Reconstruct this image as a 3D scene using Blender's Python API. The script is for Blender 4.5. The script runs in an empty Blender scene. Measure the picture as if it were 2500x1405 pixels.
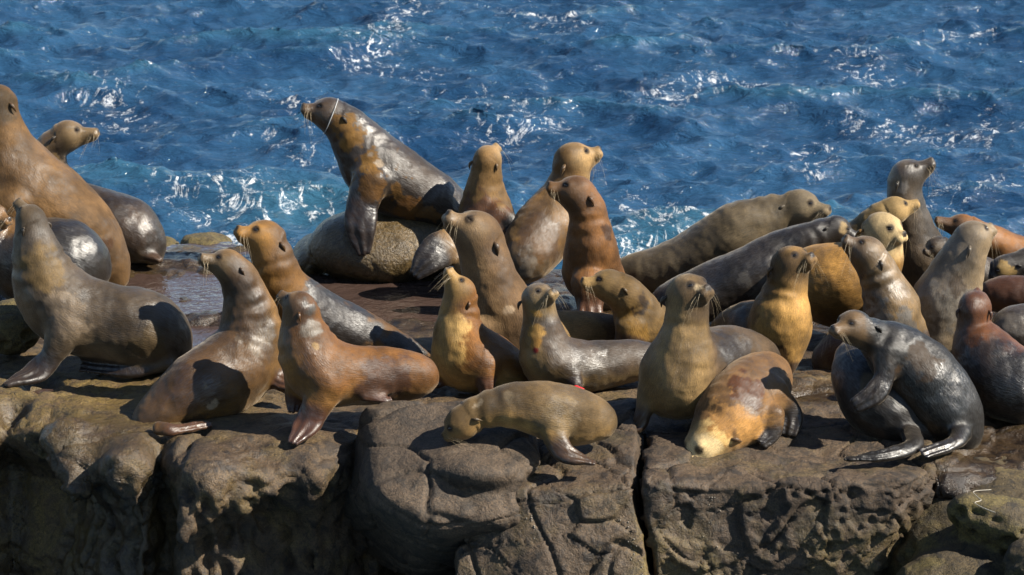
import bpy, math, random
import numpy as np
from mathutils import Vector
R = math.radians
scene = bpy.context.scene
COL = scene.collection
# ------------------------------------------------------------ camera, sky, sun, exposure
CAM = np.array([0.0, 0.0, 5.0]); PITCH = R(14.0); F = 8728.0          # F: focal length in photograph pixels (2500 wide)
cd = bpy.data.cameras.new('camera'); cam = bpy.data.objects.new('camera', cd); COL.objects.link(cam)
cam.location = CAM; cam.rotation_euler = (math.pi/2 - PITCH, 0, 0)
cd.sensor_width = 36; cd.lens = F/2500*36; cd.clip_start = 0.5; cd.clip_end = 9000
scene.camera = cam
cd.dof.use_dof = True; cd.dof.focus_distance = 18.3; cd.dof.aperture_fstop = 8.0
SUN_EL, SUN_AZ = R(41), R(-17)                                         # azimuth from +X, negative: camera side
sdir = np.array([math.cos(SUN_EL)*math.cos(SUN_AZ), math.cos(SUN_EL)*math.sin(SUN_AZ), math.sin(SUN_EL)])
w = bpy.data.worlds.new('World'); scene.world = w; w.use_nodes = True
nt = w.node_tree; sky = nt.nodes.new('ShaderNodeTexSky'); sky.sky_type = 'NISHITA'; sky.sun_disc = False
sky.sun_elevation = SUN_EL; sky.sun_rotation = math.atan2(sdir[0], sdir[1]); sky.air_density = 1.0; sky.dust_density = 0.2; sky.ozone_density = 2.0
nt.links.new(sky.outputs[0], nt.nodes['Background'].inputs[0]); nt.nodes['Background'].inputs[1].default_value = 0.06
sl = bpy.data.lights.new('sun', 'SUN'); sl.energy = 5.0; sl.angle = R(0.53); sl.color = (1.0, 0.92, 0.79)
so = bpy.data.objects.new('sun', sl); COL.objects.link(so)
so.rotation_euler = Vector(sdir).to_track_quat('Z', 'Y').to_euler(); so.location = (6, 6, 9)
scene.view_settings.view_transform = 'Standard'; scene.view_settings.look = 'None'
scene.view_settings.gamma = 1; scene.view_settings.exposure = 1.58
rng = np.random.default_rng(7); random.seed(7)

# ------------------------------------------------------------ helpers: pixel rays, noise, distance-field meshing
cp, sp = math.cos(PITCH), math.sin(PITCH)
def ray(px, py):
    u, v = (px-1250)/F, (702.5-py)/F
    return np.array([u, cp+v*sp, -sp+v*cp])
def at(px, py, Y):                       # point of the place at distance Y
    d = ray(px, py); return CAM + d*(Y/d[1])
def on(px, py, z=0.0):                   # point of the place at height z
    d = ray(px, py); return CAM + d*((z-CAM[2])/d[2])
def mpp(Y): return Y/cp/F                # metres per photograph pixel at distance Y
def to_px(P):
    q = P-CAM; dep = q[:,1]*cp - q[:,2]*sp; up = q[:,1]*sp + q[:,2]*cp
    return 1250+F*q[:,0]/dep, 702.5-F*up/dep
def sstep(a, b, x):
    t = np.clip((x-a)/(b-a), 0, 1); return t*t*(3-2*t)
def smin(a, b, k):
    h = np.clip(0.5+0.5*(b-a)/k, 0, 1); return b*(1-h)+a*h-k*h*(1-h)
def smax(a, b, k): return -smin(-a, -b, k)
_g = rng.normal(size=(256,3)); _g /= np.linalg.norm(_g, axis=1)[:,None]; _g = _g.astype(np.float32)
_perm = rng.permutation(256).astype(np.int64); _perm = np.concatenate([_perm]*3)
def perlin(P, s=1.0, seed=0):
    p = P*s + seed*17.31
    i = np.floor(p).astype(np.int64); f = (p-i).astype(np.float32); i &= 255
    u = f*f*f*(f*(f*6-15)+10)
    out = 0
    for dx in (0,1):
        wx = u[:,0] if dx else 1-u[:,0]; a = _perm[i[:,0]+dx]
        for dy in (0,1):
            wy = u[:,1] if dy else 1-u[:,1]; b = _perm[a+i[:,1]+dy]
            for dz in (0,1):
                wz = u[:,2] if dz else 1-u[:,2]; g = _g[_perm[b+i[:,2]+dz]]
                out = out + wx*wy*wz*(g[:,0]*(f[:,0]-dx)+g[:,1]*(f[:,1]-dy)+g[:,2]*(f[:,2]-dz))
    return out*1.6
def fbm(P, s, o=4, seed=0, gain=0.5):
    t = 0; a = 1
    for k in range(o): t = t + a*perlin(P, s*2**k, seed+k*3.7); a *= gain
    return t
def worley(P, s, seed=0, ids=False):                # F1 and F2-F1
    p = P*s + seed*11.7; i = np.floor(p).astype(np.int64); f = p-i
    d1 = np.full(len(P), 9.0); d2 = np.full(len(P), 9.0); cid = np.zeros(len(P))
    for dx in (-1,0,1):
        for dy in (-1,0,1):
            for dz in (-1,0,1):
                h = _perm[_perm[_perm[(i[:,0]+dx)&255]+((i[:,1]+dy)&255)]+((i[:,2]+dz)&255)]
                j = _g[h]*0.45+0.5
                d = np.sqrt(((j+np.array([dx,dy,dz])-f)**2).sum(1))
                d2 = np.minimum(d2, np.maximum(d1, d)); cid = np.where(d < d1, h/255.0, cid); d1 = np.minimum(d1, d)
    return (d1, d2-d1, cid) if ids else (d1, d2-d1)
def mesh_field(fn, lo, hi, h, lip=1.0):
    """surface nets over a sparse grid"""
    lo = np.array(lo, float); n = np.ceil((np.array(hi)-lo)/h/4).astype(int)*4+1
    nc = (n-1)//4+1
    cg = np.stack(np.meshgrid(*[np.arange(k) for k in nc], indexing='ij'), -1).reshape(-1,3)
    cd_ = fn(lo+cg*4*h).reshape(nc)
    near = np.abs(cd_) < 4*h*1.9*lip
    m = near.copy()
    for ax in range(3):
        a = np.zeros_like(m); sl_ = [slice(None)]*3; s2 = [slice(None)]*3
        sl_[ax] = slice(1,None); s2[ax] = slice(None,-1)
        a[tuple(s2)] |= m[tuple(sl_)]; m = m | a                       # block [i] is touched when corner i or i+1 is near
    blk = m[:-1,:-1,:-1]
    D = np.repeat(np.repeat(np.repeat(cd_[:-1,:-1,:-1],4,0),4,1),4,2)
    mask = np.repeat(np.repeat(np.repeat(blk,4,0),4,1),4,2)
    I = np.argwhere(mask)
    vals = np.empty(len(I))
    for k in range(0, len(I), 400000): vals[k:k+400000] = fn(lo+I[k:k+400000]*h)
    D[mask] = vals
    S = D < 0
    # cells
    c = np.zeros(np.array(S.shape)-1, np.int8)
    for dx in (0,1):
        for dy in (0,1):
            for dz in (0,1):
                c += S[dx:S.shape[0]-1+dx, dy:S.shape[1]-1+dy, dz:S.shape[2]-1+dz]
    act = (c > 0) & (c < 8)
    cells = np.argwhere(act); idx = np.full(act.shape, -1, np.int64); idx[act] = np.arange(len(cells))
    acc = np.zeros((len(cells),3)); cnt = np.zeros(len(cells))
    cor = [(0,0,0),(1,0,0),(0,1,0),(1,1,0),(0,0,1),(1,0,1),(0,1,1),(1,1,1)]
    cv = [D[cells[:,0]+a, cells[:,1]+b, cells[:,2]+e] for a,b,e in cor]
    for a in range(8):
        for b in range(a+1, 8):
            if sum(abs(cor[a][k]-cor[b][k]) for k in range(3)) != 1: continue
            cr = (cv[a] < 0) != (cv[b] < 0)
            t = np.where(cr, cv[a]/np.where(cr, cv[a]-cv[b], 1), 0)
            p = np.array(cor[a]) + t[:,None]*(np.array(cor[b])-np.array(cor[a]))
            acc += p*cr[:,None]; cnt += cr
    V = lo + (cells + acc/cnt[:,None])*h
    quads = []
    for ax in range(3):
        o = [0,0,0]; o[ax] = 1
        s0 = S[:S.shape[0]-o[0], :S.shape[1]-o[1], :S.shape[2]-o[2]]; s1 = S[o[0]:, o[1]:, o[2]:]
        e = np.argwhere(s0 != s1); b, g = (ax+1)%3, (ax+2)%3
        e = e[(e[:,b] > 0) & (e[:,g] > 0) & (e[:,b] < idx.shape[b]) & (e[:,g] < idx.shape[g])]
        q = []
        for db, dg in ((1,1),(0,1),(0,0),(1,0)):
            k = e.copy(); k[:,b] -= db; k[:,g] -= dg; q.append(idx[k[:,0],k[:,1],k[:,2]])
        q = np.stack(q, 1); fl = S[e[:,0],e[:,1],e[:,2]]
        q[~fl] = q[~fl][:, ::-1]; quads.append(q)
    Q = np.concatenate(quads); Q = Q[(Q >= 0).all(1)]
    return V, Q
def smooth_pts(V, Q, it=1, lam=0.5):
    e = np.concatenate([Q[:,[0,1]],Q[:,[1,2]],Q[:,[2,3]],Q[:,[3,0]]])
    n = np.bincount(e[:,0], minlength=len(V))+np.bincount(e[:,1], minlength=len(V))
    for _ in range(it):
        A = np.stack([np.bincount(e[:,0], V[e[:,1],k], len(V))+np.bincount(e[:,1], V[e[:,0],k], len(V)) for k in range(3)],1)
        V = V*(1-lam)+lam*A/np.maximum(n,1)[:,None]
    return V
def normals(V, Q):
    fn = np.cross(V[Q[:,2]]-V[Q[:,0]], V[Q[:,3]]-V[Q[:,1]]); N = np.zeros_like(V)
    for k in range(4):
        for a in range(3): N[:,a] += np.bincount(Q[:,k], fn[:,a], len(V))
    return N/np.maximum(np.linalg.norm(N,axis=1),1e-12)[:,None]
def make_obj(name, V, Q, mat, origin=(0,0,0), parent=None, attrs=None, smooth=True):
    me = bpy.data.meshes.new(name); V = np.asarray(V, float)-np.array(origin)
    Q = np.asarray(Q, np.int32); k = Q.shape[1]
    me.vertices.add(len(V)); me.vertices.foreach_set('co', V.astype(np.float32).ravel())
    me.loops.add(Q.size); me.loops.foreach_set('vertex_index', Q.ravel())
    me.polygons.add(len(Q)); me.polygons.foreach_set('loop_start', np.arange(0, Q.size, k, dtype=np.int32))
    me.update(calc_edges=True); me.validate()
    if smooth: me.polygons.foreach_set('use_smooth', np.ones(len(me.polygons), bool))
    for an, av in (attrs or {}).items():
        if av.ndim == 2:
            c = np.ones((len(V),4), np.float32); c[:,:3] = av
            me.attributes.new(an, 'FLOAT_COLOR', 'POINT').data.foreach_set('color', c.ravel())
        else: me.attributes.new(an, 'FLOAT', 'POINT').data.foreach_set('value', av.astype(np.float32))
    me.materials.append(mat)
    o = bpy.data.objects.new(name, me); COL.objects.link(o); o.location = origin
    if parent is not None:
        o.parent = parent; o.location = np.array(origin)-np.array(parent.location)
    return o
def tag(o, label=None, cat=None, group=None, kind=None):
    for k, v in (('label',label),('category',cat),('group',group),('kind',kind)):
        if v: o[k] = v
    return o
def tubes(lines, sides=4):               # list of (points, radii) -> one quad mesh
    VV, QQ, b = [], [], 0
    for P, rr in lines:
        P = np.asarray(P, float); T = np.gradient(P, axis=0); T /= np.linalg.norm(T,axis=1)[:,None]+1e-9
        A = np.cross(T, np.array([0.31,0.52,0.8])); A /= np.linalg.norm(A,axis=1)[:,None]+1e-9; B = np.cross(T, A)
        an = np.arange(sides)*2*math.pi/sides
        ring = P[:,None]+np.asarray(rr)[:,None,None]*(np.cos(an)[None,:,None]*A[:,None]+np.sin(an)[None,:,None]*B[:,None])
        VV.append(ring.reshape(-1,3)); n = len(P)
        for i in range(n-1):
            for j in range(sides):
                QQ.append((b+i*sides+j, b+i*sides+(j+1)%sides, b+(i+1)*sides+(j+1)%sides, b+(i+1)*sides+j))
        b += n*sides
    return np.concatenate(VV), np.array(QQ)

# ------------------------------------------------------------ materials
def new_mat(name):
    m = bpy.data.materials.new(name); m.use_nodes = True; t = m.node_tree
    return m, t, t.nodes['Principled BSDF'], t.links.new
def node(t, typ, **kw):
    n = t.nodes.new(typ)
    for k, v in kw.items():
        if k.startswith('i_'):
            key = k[2:]; key = int(key) if key.isdigit() else key.replace('_',' ')
            n.inputs[key].default_value = v
        else: setattr(n, k, v)
    return n
def noise_node(t, L, scale, detail=4, rough=0.55, vec=None, dist=0.0):
    n = node(t, 'ShaderNodeTexNoise'); n.inputs['Scale'].default_value = scale; n.inputs['Detail'].default_value = detail
    n.inputs['Roughness'].default_value = rough; n.inputs['Distortion'].default_value = dist
    if vec is not None: L(vec, n.inputs['Vector'])
    return n
def maprange(t, L, src, a, b, c, d):
    n = node(t, 'ShaderNodeMapRange'); n.inputs[1].default_value=a; n.inputs[2].default_value=b; n.inputs[3].default_value=c; n.inputs[4].default_value=d
    L(src, n.inputs[0]); return n.outputs[0]
def math_node(t, L, op, a, b=None, clamp=False):
    n = node(t, 'ShaderNodeMath', operation=op, use_clamp=clamp)
    for i, x in enumerate((a,b)):
        if x is None: continue
        if isinstance(x, (int,float)): n.inputs[i].default_value = x
        else: L(x, n.inputs[i])
    return n.outputs[0]
def mixc(t, L, fac, a, b, mode='MIX'):
    n = node(t, 'ShaderNodeMix', data_type='RGBA', blend_type=mode)
    for s, x in ((n.inputs[0],fac),(n.inputs[6],a),(n.inputs[7],b)):
        if isinstance(x, (int,float)): s.default_value = x
        elif isinstance(x, tuple): s.default_value = (*x,1)
        else: L(x, s)
    return n.outputs[2]
def bump(t, L, h, dist, strength=1.0, prev=None):
    n = node(t, 'ShaderNodeBump'); n.inputs['Distance'].default_value = dist; n.inputs['Strength'].default_value = strength
    L(h, n.inputs['Height'])
    if prev is not None: L(prev, n.inputs['Normal'])
    return n.outputs[0]
def attr(t, name): return node(t, 'ShaderNodeAttribute', attribute_name=name)

def mat_rock(name, base, light, dark, moss=(0.13,0.115,0.03), mossy=0.3, wet=0.35):
    m, t, B, L = new_mat(name); tc = node(t, 'ShaderNodeNewGeometry').outputs['Position']
    n1 = noise_node(t, L, 2.3, 6, .6, tc); n2 = noise_node(t, L, 11, 6, .65, tc, .6); n3 = noise_node(t, L, 120, 5, .7, tc); n4 = noise_node(t, L, 1.3, 4, .5, tc)
    c = mixc(t, L, maprange(t, L, n1.outputs[0], .42,.58,0,1), base, light)
    c = mixc(t, L, maprange(t, L, n2.outputs[0], .50,.60,0,.9), c, dark)
    mo = maprange(t, L, noise_node(t, L, 3.7, 7, .68, tc, .4).outputs[0], .5,.62,0,1)
    mo2 = math_node(t, L, 'MULTIPLY', mo, mossy)
    am = attr(t, 'moss').outputs['Fac']
    mo2 = math_node(t, L, 'MAXIMUM', mo2, math_node(t, L, 'MULTIPLY', am, maprange(t, L, n2.outputs[0], .35,.55,0,1)))
    c = mixc(t, L, mo2, c, moss)
    c = mixc(t, L, maprange(t, L, n3.outputs[0], .35,.65,0,1), mixc(t, L, .55, c, (0,0,0)), mixc(t, L, 1.0, c, (1.9,1.8,1.7), 'MULTIPLY'))
    n5 = noise_node(t, L, 38, 6, .7, tc, .3); c = mixc(t, L, maprange(t, L, n5.outputs[0], .52,.62,0,.7), c, mixc(t, L, .65, c, (.0,.0,.0))); c = mixc(t, L, maprange(t, L, n5.outputs[0], .36,.28,0,.5), c, mixc(t, L, 1.0, c, (2.2,2.1,1.9), 'MULTIPLY'))
    vor = node(t, 'ShaderNodeTexVoronoi', feature='DISTANCE_TO_EDGE'); vor.inputs['Scale'].default_value = 2.2
    wv = node(t, 'ShaderNodeVectorMath', operation='ADD'); L(tc, wv.inputs[0]); 
    nv = noise_node(t, L, 3.0, 4, .6, tc); sc = node(t, 'ShaderNodeVectorMath', operation='SCALE'); sc.inputs[3].default_value = .5; L(nv.outputs[1], sc.inputs[0]); L(sc.outputs[0], wv.inputs[1]); L(wv.outputs[0], vor.inputs['Vector'])
    ck = maprange(t, L, vor.outputs['Distance'], 0,.008,.45,1)
    ckm = math_node(t, L, 'MAXIMUM', ck, maprange(t, L, n4.outputs[0], .40,.46,0,1))
    c = mixc(t, L, ckm, mixc(t, L, .6, c, (0.01,.008,.006)), c)
    wetc = attr(t, 'wet').outputs['Fac']; c = mixc(t, L, math_node(t, L, 'MULTIPLY', wetc, .5), c, (.012,.009,.007)); c = mixc(t, L, 1.0, c, (.42,.39,.36), 'MULTIPLY'); L(c, B.inputs['Base Color'])
    wetf = maprange(t, L, n4.outputs[0], .5-.1*wet*2, .62, 0, 1)
    wa = attr(t, 'wet').outputs['Fac']; wetf = math_node(t, L, 'MAXIMUM', math_node(t, L, 'MULTIPLY', wetf, wet), wa)
    L(maprange(t, L, wetf, 0,1,.8,.17), B.inputs['Roughness']); B.inputs['Specular IOR Level'].default_value = .4
    b = bump(t, L, n2.outputs[0], .03, .6); b = bump(t, L, n5.outputs[0], .014, .6, b); b = bump(t, L, n3.outputs[0], .004, .7, b)
    b = bump(t, L, ckm, .01, .8, b)
    L(b, B.inputs['Normal']); return m
M_shelf = mat_rock('sandstone_shelf', (.070,.047,.025), (.118,.082,.042), (.024,.016,.010), moss=(.20,.15,.045), mossy=.4, wet=.55)
M_bould = mat_rock('smooth_grey_sandstone', (.075,.056,.037), (.108,.08,.052), (.038,.029,.02), mossy=.0, wet=.15)
M_block = mat_rock('brown_sandstone', (.066,.046,.028), (.108,.077,.046), (.024,.017,.011), moss=(.17,.135,.04), mossy=.3, wet=.3)
M_moss = mat_rock('algae_covered_rock', (.065,.05,.022), (.105,.082,.034), (.022,.018,.010), moss=(.17,.145,.04), mossy=.6, wet=.3)
M_wetb = mat_rock('wet_boulder_rock', (.18,.135,.068), (.26,.195,.095), (.085,.062,.032), moss=(.24,.18,.06), mossy=.4, wet=.9)

def mat_fur():
    m, t, B, L = new_mat('sea_lion_coat'); co = node(t, 'ShaderNodeTexCoord').outputs['Object']
    a = attr(t, 'coat').outputs['Color']; wt = attr(t, 'wet').outputs['Fac']
    s = attr(t, 'along').outputs['Fac']; r = attr(t, 'around').outputs['Fac']
    cx = node(t, 'ShaderNodeCombineXYZ'); L(math_node(t, L, 'MULTIPLY', s, 34), cx.inputs[0]); L(math_node(t, L, 'MULTIPLY', r, 210), cx.inputs[1])
    fur = noise_node(t, L, 1.0, 4, .65, cx.outputs[0], .4)
    n1 = noise_node(t, L, 9, 5, .6, co); n2 = noise_node(t, L, 190, 3, .6, co); n3 = noise_node(t, L, 34, 4, .6, co)
    c = mixc(t, L, maprange(t, L, n1.outputs[0], .35,.65,0,.7), a, mixc(t, L, .5, a, (.0,.0,.0)))
    c = mixc(t, L, maprange(t, L, fur.outputs[0], .38,.62,0,.6), c, mixc(t, L, .55, c, (0,0,0)))
    c = mixc(t, L, maprange(t, L, n2.outputs[0], .4,.65,0,.45), c, mixc(t, L, 1.0, c, (2.0,1.9,1.75), 'MULTIPLY'))
    c = mixc(t, L, maprange(t, L, n3.outputs[0], .68,.74,0,.6), c, (.03,.02,.014))
    L(c, B.inputs['Base Color'])
    wv = math_node(t, L, 'ADD', wt, maprange(t, L, n1.outputs[0], .3,.7,-.22,.22), True)
    L(maprange(t, L, wv, 0,1,.60,.33), B.inputs['Roughness'])
    L(maprange(t, L, math_node(t, L, 'MULTIPLY', wv, maprange(t, L, fur.outputs[0], .35,.62,.4,1.15)), .55,1,0,.3), B.inputs['Coat Weight']); B.inputs['Coat Roughness'].default_value = .2; B.inputs['Sheen Weight'].default_value = .12; B.inputs['Sheen Roughness'].default_value = .35; B.inputs['Sheen Tint'].default_value = (1,.85,.65,1)
    L(maprange(t, L, math_node(t, L, 'MULTIPLY', wv, maprange(t, L, fur.outputs[0], .35,.62,.35,1.15)), .1,1,.10,.65), B.inputs['Specular IOR Level'])
    b = bump(t, L, fur.outputs[0], .005, .55); b = bump(t, L, n2.outputs[0], .001, .4, b); b = bump(t, L, n3.outputs[0], .006, .25, b)
    L(b, B.inputs['Normal']); L(b, B.inputs['Coat Normal']); return m
M_fur = mat_fur()
def mat_plain(name, col, rough, spec=.5, nscale=60, var=.3):
    m, t, B, L = new_mat(name); co = node(t, 'ShaderNodeTexCoord').outputs['Object']
    n = noise_node(t, L, nscale, 3, .5, co); L(mixc(t, L, maprange(t, L, n.outputs[0], .3,.7,0,var), col, tuple(x*.4 for x in col)), B.inputs['Base Color'])
    B.inputs['Roughness'].default_value = rough; B.inputs['Specular IOR Level'].default_value = spec; return m
M_eye = mat_plain('dark_eye', (.008,.006,.005), .06, .6)
M_whisk = mat_plain('whisker', (.34,.27,.17), .4)
M_line = mat_plain('pale_line', (.3,.31,.31), .3)
M_strand = mat_plain('pale_strand', (.3,.27,.22), .6)
M_barn = mat_plain('barnacle_shell', (.13,.115,.095), .8)

def mat_sea():
    m, t, B, L = new_mat('sea_water'); tc = node(t, 'ShaderNodeNewGeometry').outputs['Position']
    fo = attr(t, 'foam').outputs['Fac']; th = attr(t, 'thin').outputs['Fac']
    mp = node(t, 'ShaderNodeMapping'); mp.inputs['Scale'].default_value = (1,.75,.4); L(tc, mp.inputs[0]); v = mp.outputs[0]
    n1 = noise_node(t, L, 2.6, 8, .68, v, 1.1); n2 = noise_node(t, L, 12, 5, .65, v, .8); n3 = noise_node(t, L, 1.1, 3, .5, v)
    rid = math_node(t, L, 'ABSOLUTE', math_node(t, L, 'SUBTRACT', n1.outputs[0], .5))
    lace = maprange(t, L, rid, 0,.06,1,0)
    lace = math_node(t, L, 'ADD', lace, maprange(t, L, n2.outputs[0], .35,.75,-.5,.45))
    f = math_node(t, L, 'ADD', math_node(t, L, 'MULTIPLY', lace, .75), math_node(t, L, 'MULTIPLY', fo, 1.5))
    f = maprange(t, L, f, .99,1.7,0,1)
    deep = mixc(t, L, maprange(t, L, n3.outputs[0], .35,.65,0,1), (.006,.024,.058), (.014,.045,.092))
    deep = mixc(t, L, th, deep, (.018,.062,.10))
    L(mixc(t, L, f, deep, (.78,.8,.82)), B.inputs['Base Color'])
    L(maprange(t, L, f, 0,1,.09,.75), B.inputs['Roughness']); B.inputs['IOR'].default_value = 1.333
    mb = node(t, 'ShaderNodeMapping'); mb.inputs['Scale'].default_value = (.48,1.3,.5); L(tc, mb.inputs[0])
    b1 = noise_node(t, L, 6.5, 5, .62, mb.outputs[0], .9); b2 = noise_node(t, L, 26, 3, .55, mb.outputs[0], .5)
    b = bump(t, L, b1.outputs[0], .10, .7); b = bump(t, L, b2.outputs[0], .018, .6, b); b = bump(t, L, f, .015, .6, b)
    L(b, B.inputs['Normal']); return m
M_sea = mat_sea()
def mat_pool(name, col, rough=.06):
    m, t, B, L = new_mat(name); tc = node(t, 'ShaderNodeNewGeometry').outputs['Position']
    n = noise_node(t, L, 4, 4, .6, tc); L(mixc(t, L, n.outputs[0], col, tuple(x*.5 for x in col)), B.inputs['Base Color'])
    B.inputs['Roughness'].default_value = rough; B.inputs['IOR'].default_value = 1.333
    b = noise_node(t, L, 14, 3, .5, tc, .5); L(bump(t, L, b.outputs[0], .02, .6), B.inputs['Normal']); return m
M_pool = mat_pool('tide_pool_water', (.05,.032,.026))

# ------------------------------------------------------------ the sea
SEA_Z = -1.0
def wave_tile(n, size, seed, wind, amp, lmin, lmax):
    r = np.random.default_rng(seed); k1 = np.fft.fftfreq(n, size/n)*2*np.pi
    KX, KY = np.meshgrid(k1, k1, indexing='ij'); K = np.hypot(KX, KY)+1e-9
    cosw = (KX*wind[0]+KY*wind[1])/K
    S = K**-3.6*(0.07+cosw**4)*np.exp(-(K*lmin/6.28)**2)*np.exp(-(6.28/(K*lmax))**4)
    S[0,0] = 0
    H = np.sqrt(S)*(r.normal(size=K.shape)+1j*r.normal(size=K.shape))
    h = np.fft.ifft2(H).real; sc = amp/h.std(); h *= sc
    dx = np.fft.ifft2(-1j*KX/K*H*sc).real; dy = np.fft.ifft2(-1j*KY/K*H*sc).real
    jxx = np.fft.ifft2(KX*KX/K*H*sc).real; jyy = np.fft.ifft2(KY*KY/K*H*sc).real
    return h, dx, dy, jxx+jyy
def samp(A, x, y, size):
    n = A.shape[0]; u = (x/size*n) % n; v = (y/size*n) % n
    i = np.floor(u).astype(int); j = np.floor(v).astype(int); fu, fv = u-i, v-j; i %= n; j %= n; i1 = (i+1)%n; j1 = (j+1)%n
    return A[i,j]*(1-fu)*(1-fv)+A[i1,j]*fu*(1-fv)+A[i,j1]*(1-fu)*fv+A[i1,j1]*fu*fv
def grow(a, b, step, far, g=1.22):
    c = list(np.arange(a, b, step)); s = step; x = c[-1]
    while x < far: s *= g; x += s; c.append(x)
    s = step; x = a; lo = []
    while x > -far: s *= g; x -= s; lo.append(x)
    return np.array(lo[::-1]+c)
def build_sea():
    gx = grow(-6.2, 6.2, .03, 4000); gy = grow(22.6, 40.5, .036, 4000)
    X, Y = np.meshgrid(gx, gy, indexing='ij'); x, y = X.ravel(), Y.ravel()
    h = np.zeros_like(x); dx = h.copy(); dy = h.copy(); J = h.copy()
    fade = 1-sstep(45, 160, np.hypot(x, y-25))
    for n, size, seed, ang, amp, lmin, lmax in ((512,19.0,3,1.70,.070,.12,5.2),(512,11.3,5,1.35,.017,.06,.9)):
        T = wave_tile(n, size, seed, (math.cos(ang), math.sin(ang)), amp, lmin, lmax)
        a = .3 if seed == 5 else -.12
        xr, yr = x*math.cos(a)-y*math.sin(a), x*math.sin(a)+y*math.cos(a)
        hh, ddx, ddy, jj = [samp(q, xr, yr, size)*fade for q in T]
        h += hh; J += jj
        dx += ddx*math.cos(a)+ddy*math.sin(a); dy += -ddx*math.sin(a)+ddy*math.cos(a)
    ch = 0.95
    P2 = np.stack([x, y, np.zeros_like(x)], 1)
    foam = .30*sstep(.5, 1.3, J*ch) + .20*fbm(P2, .35, 3, 4)
    # drifting foam and broken crests where the photograph has them
    def sp_(px, py): return on(px, py, SEA_Z)
    streaks = [((1010,0),(930,90),(900,150),(1010,165)),((480,75),(560,85),(650,75)),((1100,205),(1190,240),(1310,300)),((1130,250),(1220,270)),
               ((200,215),(250,225),(300,280)),((1450,500),(1560,490),(1600,560),(1500,600)),((620,490),(680,515)),((540,530),(720,500),(900,560)),((560,500),(600,580)),
               ((1500,620),(1700,600),(1720,560)),((1720,180),(1850,200)),((2080,140),(2160,190)),((1600,230),(1800,200),(1650,250)),((1380,60),(1280,40)),((2300,90),(2350,90)),
               ((2120,300),(2330,330)),((700,350),(780,365)),((690,230),(800,300)),((1640,200),(1640,260)),((2000,340),(1960,400)),((2380,330),(2500,300)),((1220,330),(1330,310)),((2330,480),(2480,440)),((450,480),(620,470))]
    for s in streaks:
        pts = [sp_(*q) for q in s]
        for a, b in zip(pts[:-1], pts[1:]):
            d = b-a; t = np.clip(((x-a[0])*d[0]+(y-a[1])*d[1])/(d[0]**2+d[1]**2), 0, 1)
            ds = np.hypot((x-a[0]-t*d[0]), (y-a[1]-t*d[1])*.55)
            foam = np.maximum(foam, .36*np.exp(-(ds/.38)**2)+.02)
    shore = 1-sstep(24.4, 26.6, y+.5*perlin(P2, .8, 2))
    foam += .07*shore*(np.abs(x) < 7)
    thin = np.clip(.6*sstep(.05,.17,h) + .4*shore, 0, 1)
    for px, py, rr in ((800,500,1.0),(1620,590,.9),(760,505,.7)):
        c = sp_(px, py); thin = np.maximum(thin, .9*np.exp(-((x-c[0])**2+(y-c[1])**2)/rr**2))
    V = np.stack([x-ch*dx, y-ch*dy, SEA_Z+h], 1)
    nx, ny = len(gx), len(gy); I = np.arange(nx*ny).reshape(nx,ny)
    Q = np.stack([I[:-1,:-1],I[1:,:-1],I[1:,1:],I[:-1,1:]],-1).reshape(-1,4)
    o = make_obj('sea', V, Q, M_sea, attrs={'foam':foam,'thin':thin}); tag(o, 'choppy blue sea with streaks of white foam behind the rocks', kind='structure')
build_sea()

# ------------------------------------------------------------ the rock shelf and its blocks
def interp_px(pts, z):
    W_ = np.array([on(a, b, z) for a, b in pts]); i = np.argsort(W_[:,0]); return W_[i,0], W_[i,1]
FX, FY = interp_px([(-700,1100),(-200,1085),(0,1050),(120,1075),(230,1120),(330,1150),(385,1120),(430,1165),(560,1165),(640,1150),(760,1165),(880,1120),(960,1075),(1300,1055),(1600,1065),(2150,1085),(2230,1150),(2300,1185),(2420,1185),(2600,1170),(3200,1150)], -.06)
BX, BY = interp_px([(-700,640),(0,610),(380,600),(470,578),(620,590),(720,640),(1120,640),(1500,640),(1800,620),(2200,600),(2600,600),(3200,600)], 0)
POOLS = [((480,720),.75,.5,.085),((440,830),.35,.35,.07),((800,700),.7,.45,.07),((980,740),.5,.35,.05),((2450,1085),.26,.40,.05),((2310,1130),.22,.10,.03),((100,935),.10,.16,.09),((30,985),.08,.10,.09),((2000,960),.35,.2,.05)]  # last hollow, darkened as wet, stands in for cast shade
def shelf_height(P):
    q = P.copy(); q[:,2] = 0
    h = .030*fbm(q, 1.1, 3, 1) + .018*np.abs(perlin(q, 4.2, 9))
    for (c, rx, ry, dep) in POOLS:
        p = on(*c); h -= dep*np.exp(-(((P[:,0]-p[0])/rx)**2+((P[:,1]-p[1])/ry)**2)**2)
    # stepped, broken sandstone layers around the pools
    n = fbm(q, 2.6, 4, 5); st = .022*(np.floor(n*4)/4) + .012*n
    p = on(640, 720); wgt = np.exp(-(((P[:,0]-p[0])/1.5)**2+((P[:,1]-p[1])/1.0)**2)**2)
    return h + st*(.25+1.9*wgt)
def cap(P, a, b, ra, rb):
    a, b = np.array(a), np.array(b); d = b-a; t = np.clip(((P-a)@d)/(d@d), 0, 1)
    return np.linalg.norm(P-a-t[:,None]*d, axis=1)-(ra+(rb-ra)*t)
def ell(P, c, r, rot=None):
    q = P-np.array(c)
    if rot is not None:
        ca, sa = math.cos(rot), math.sin(rot); q = np.stack([q[:,0], q[:,1]*ca+q[:,2]*sa, -q[:,1]*sa+q[:,2]*ca],1)
    r = np.array(r); k = np.linalg.norm(q/r, axis=1); return (k-1)*r.min()
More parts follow.
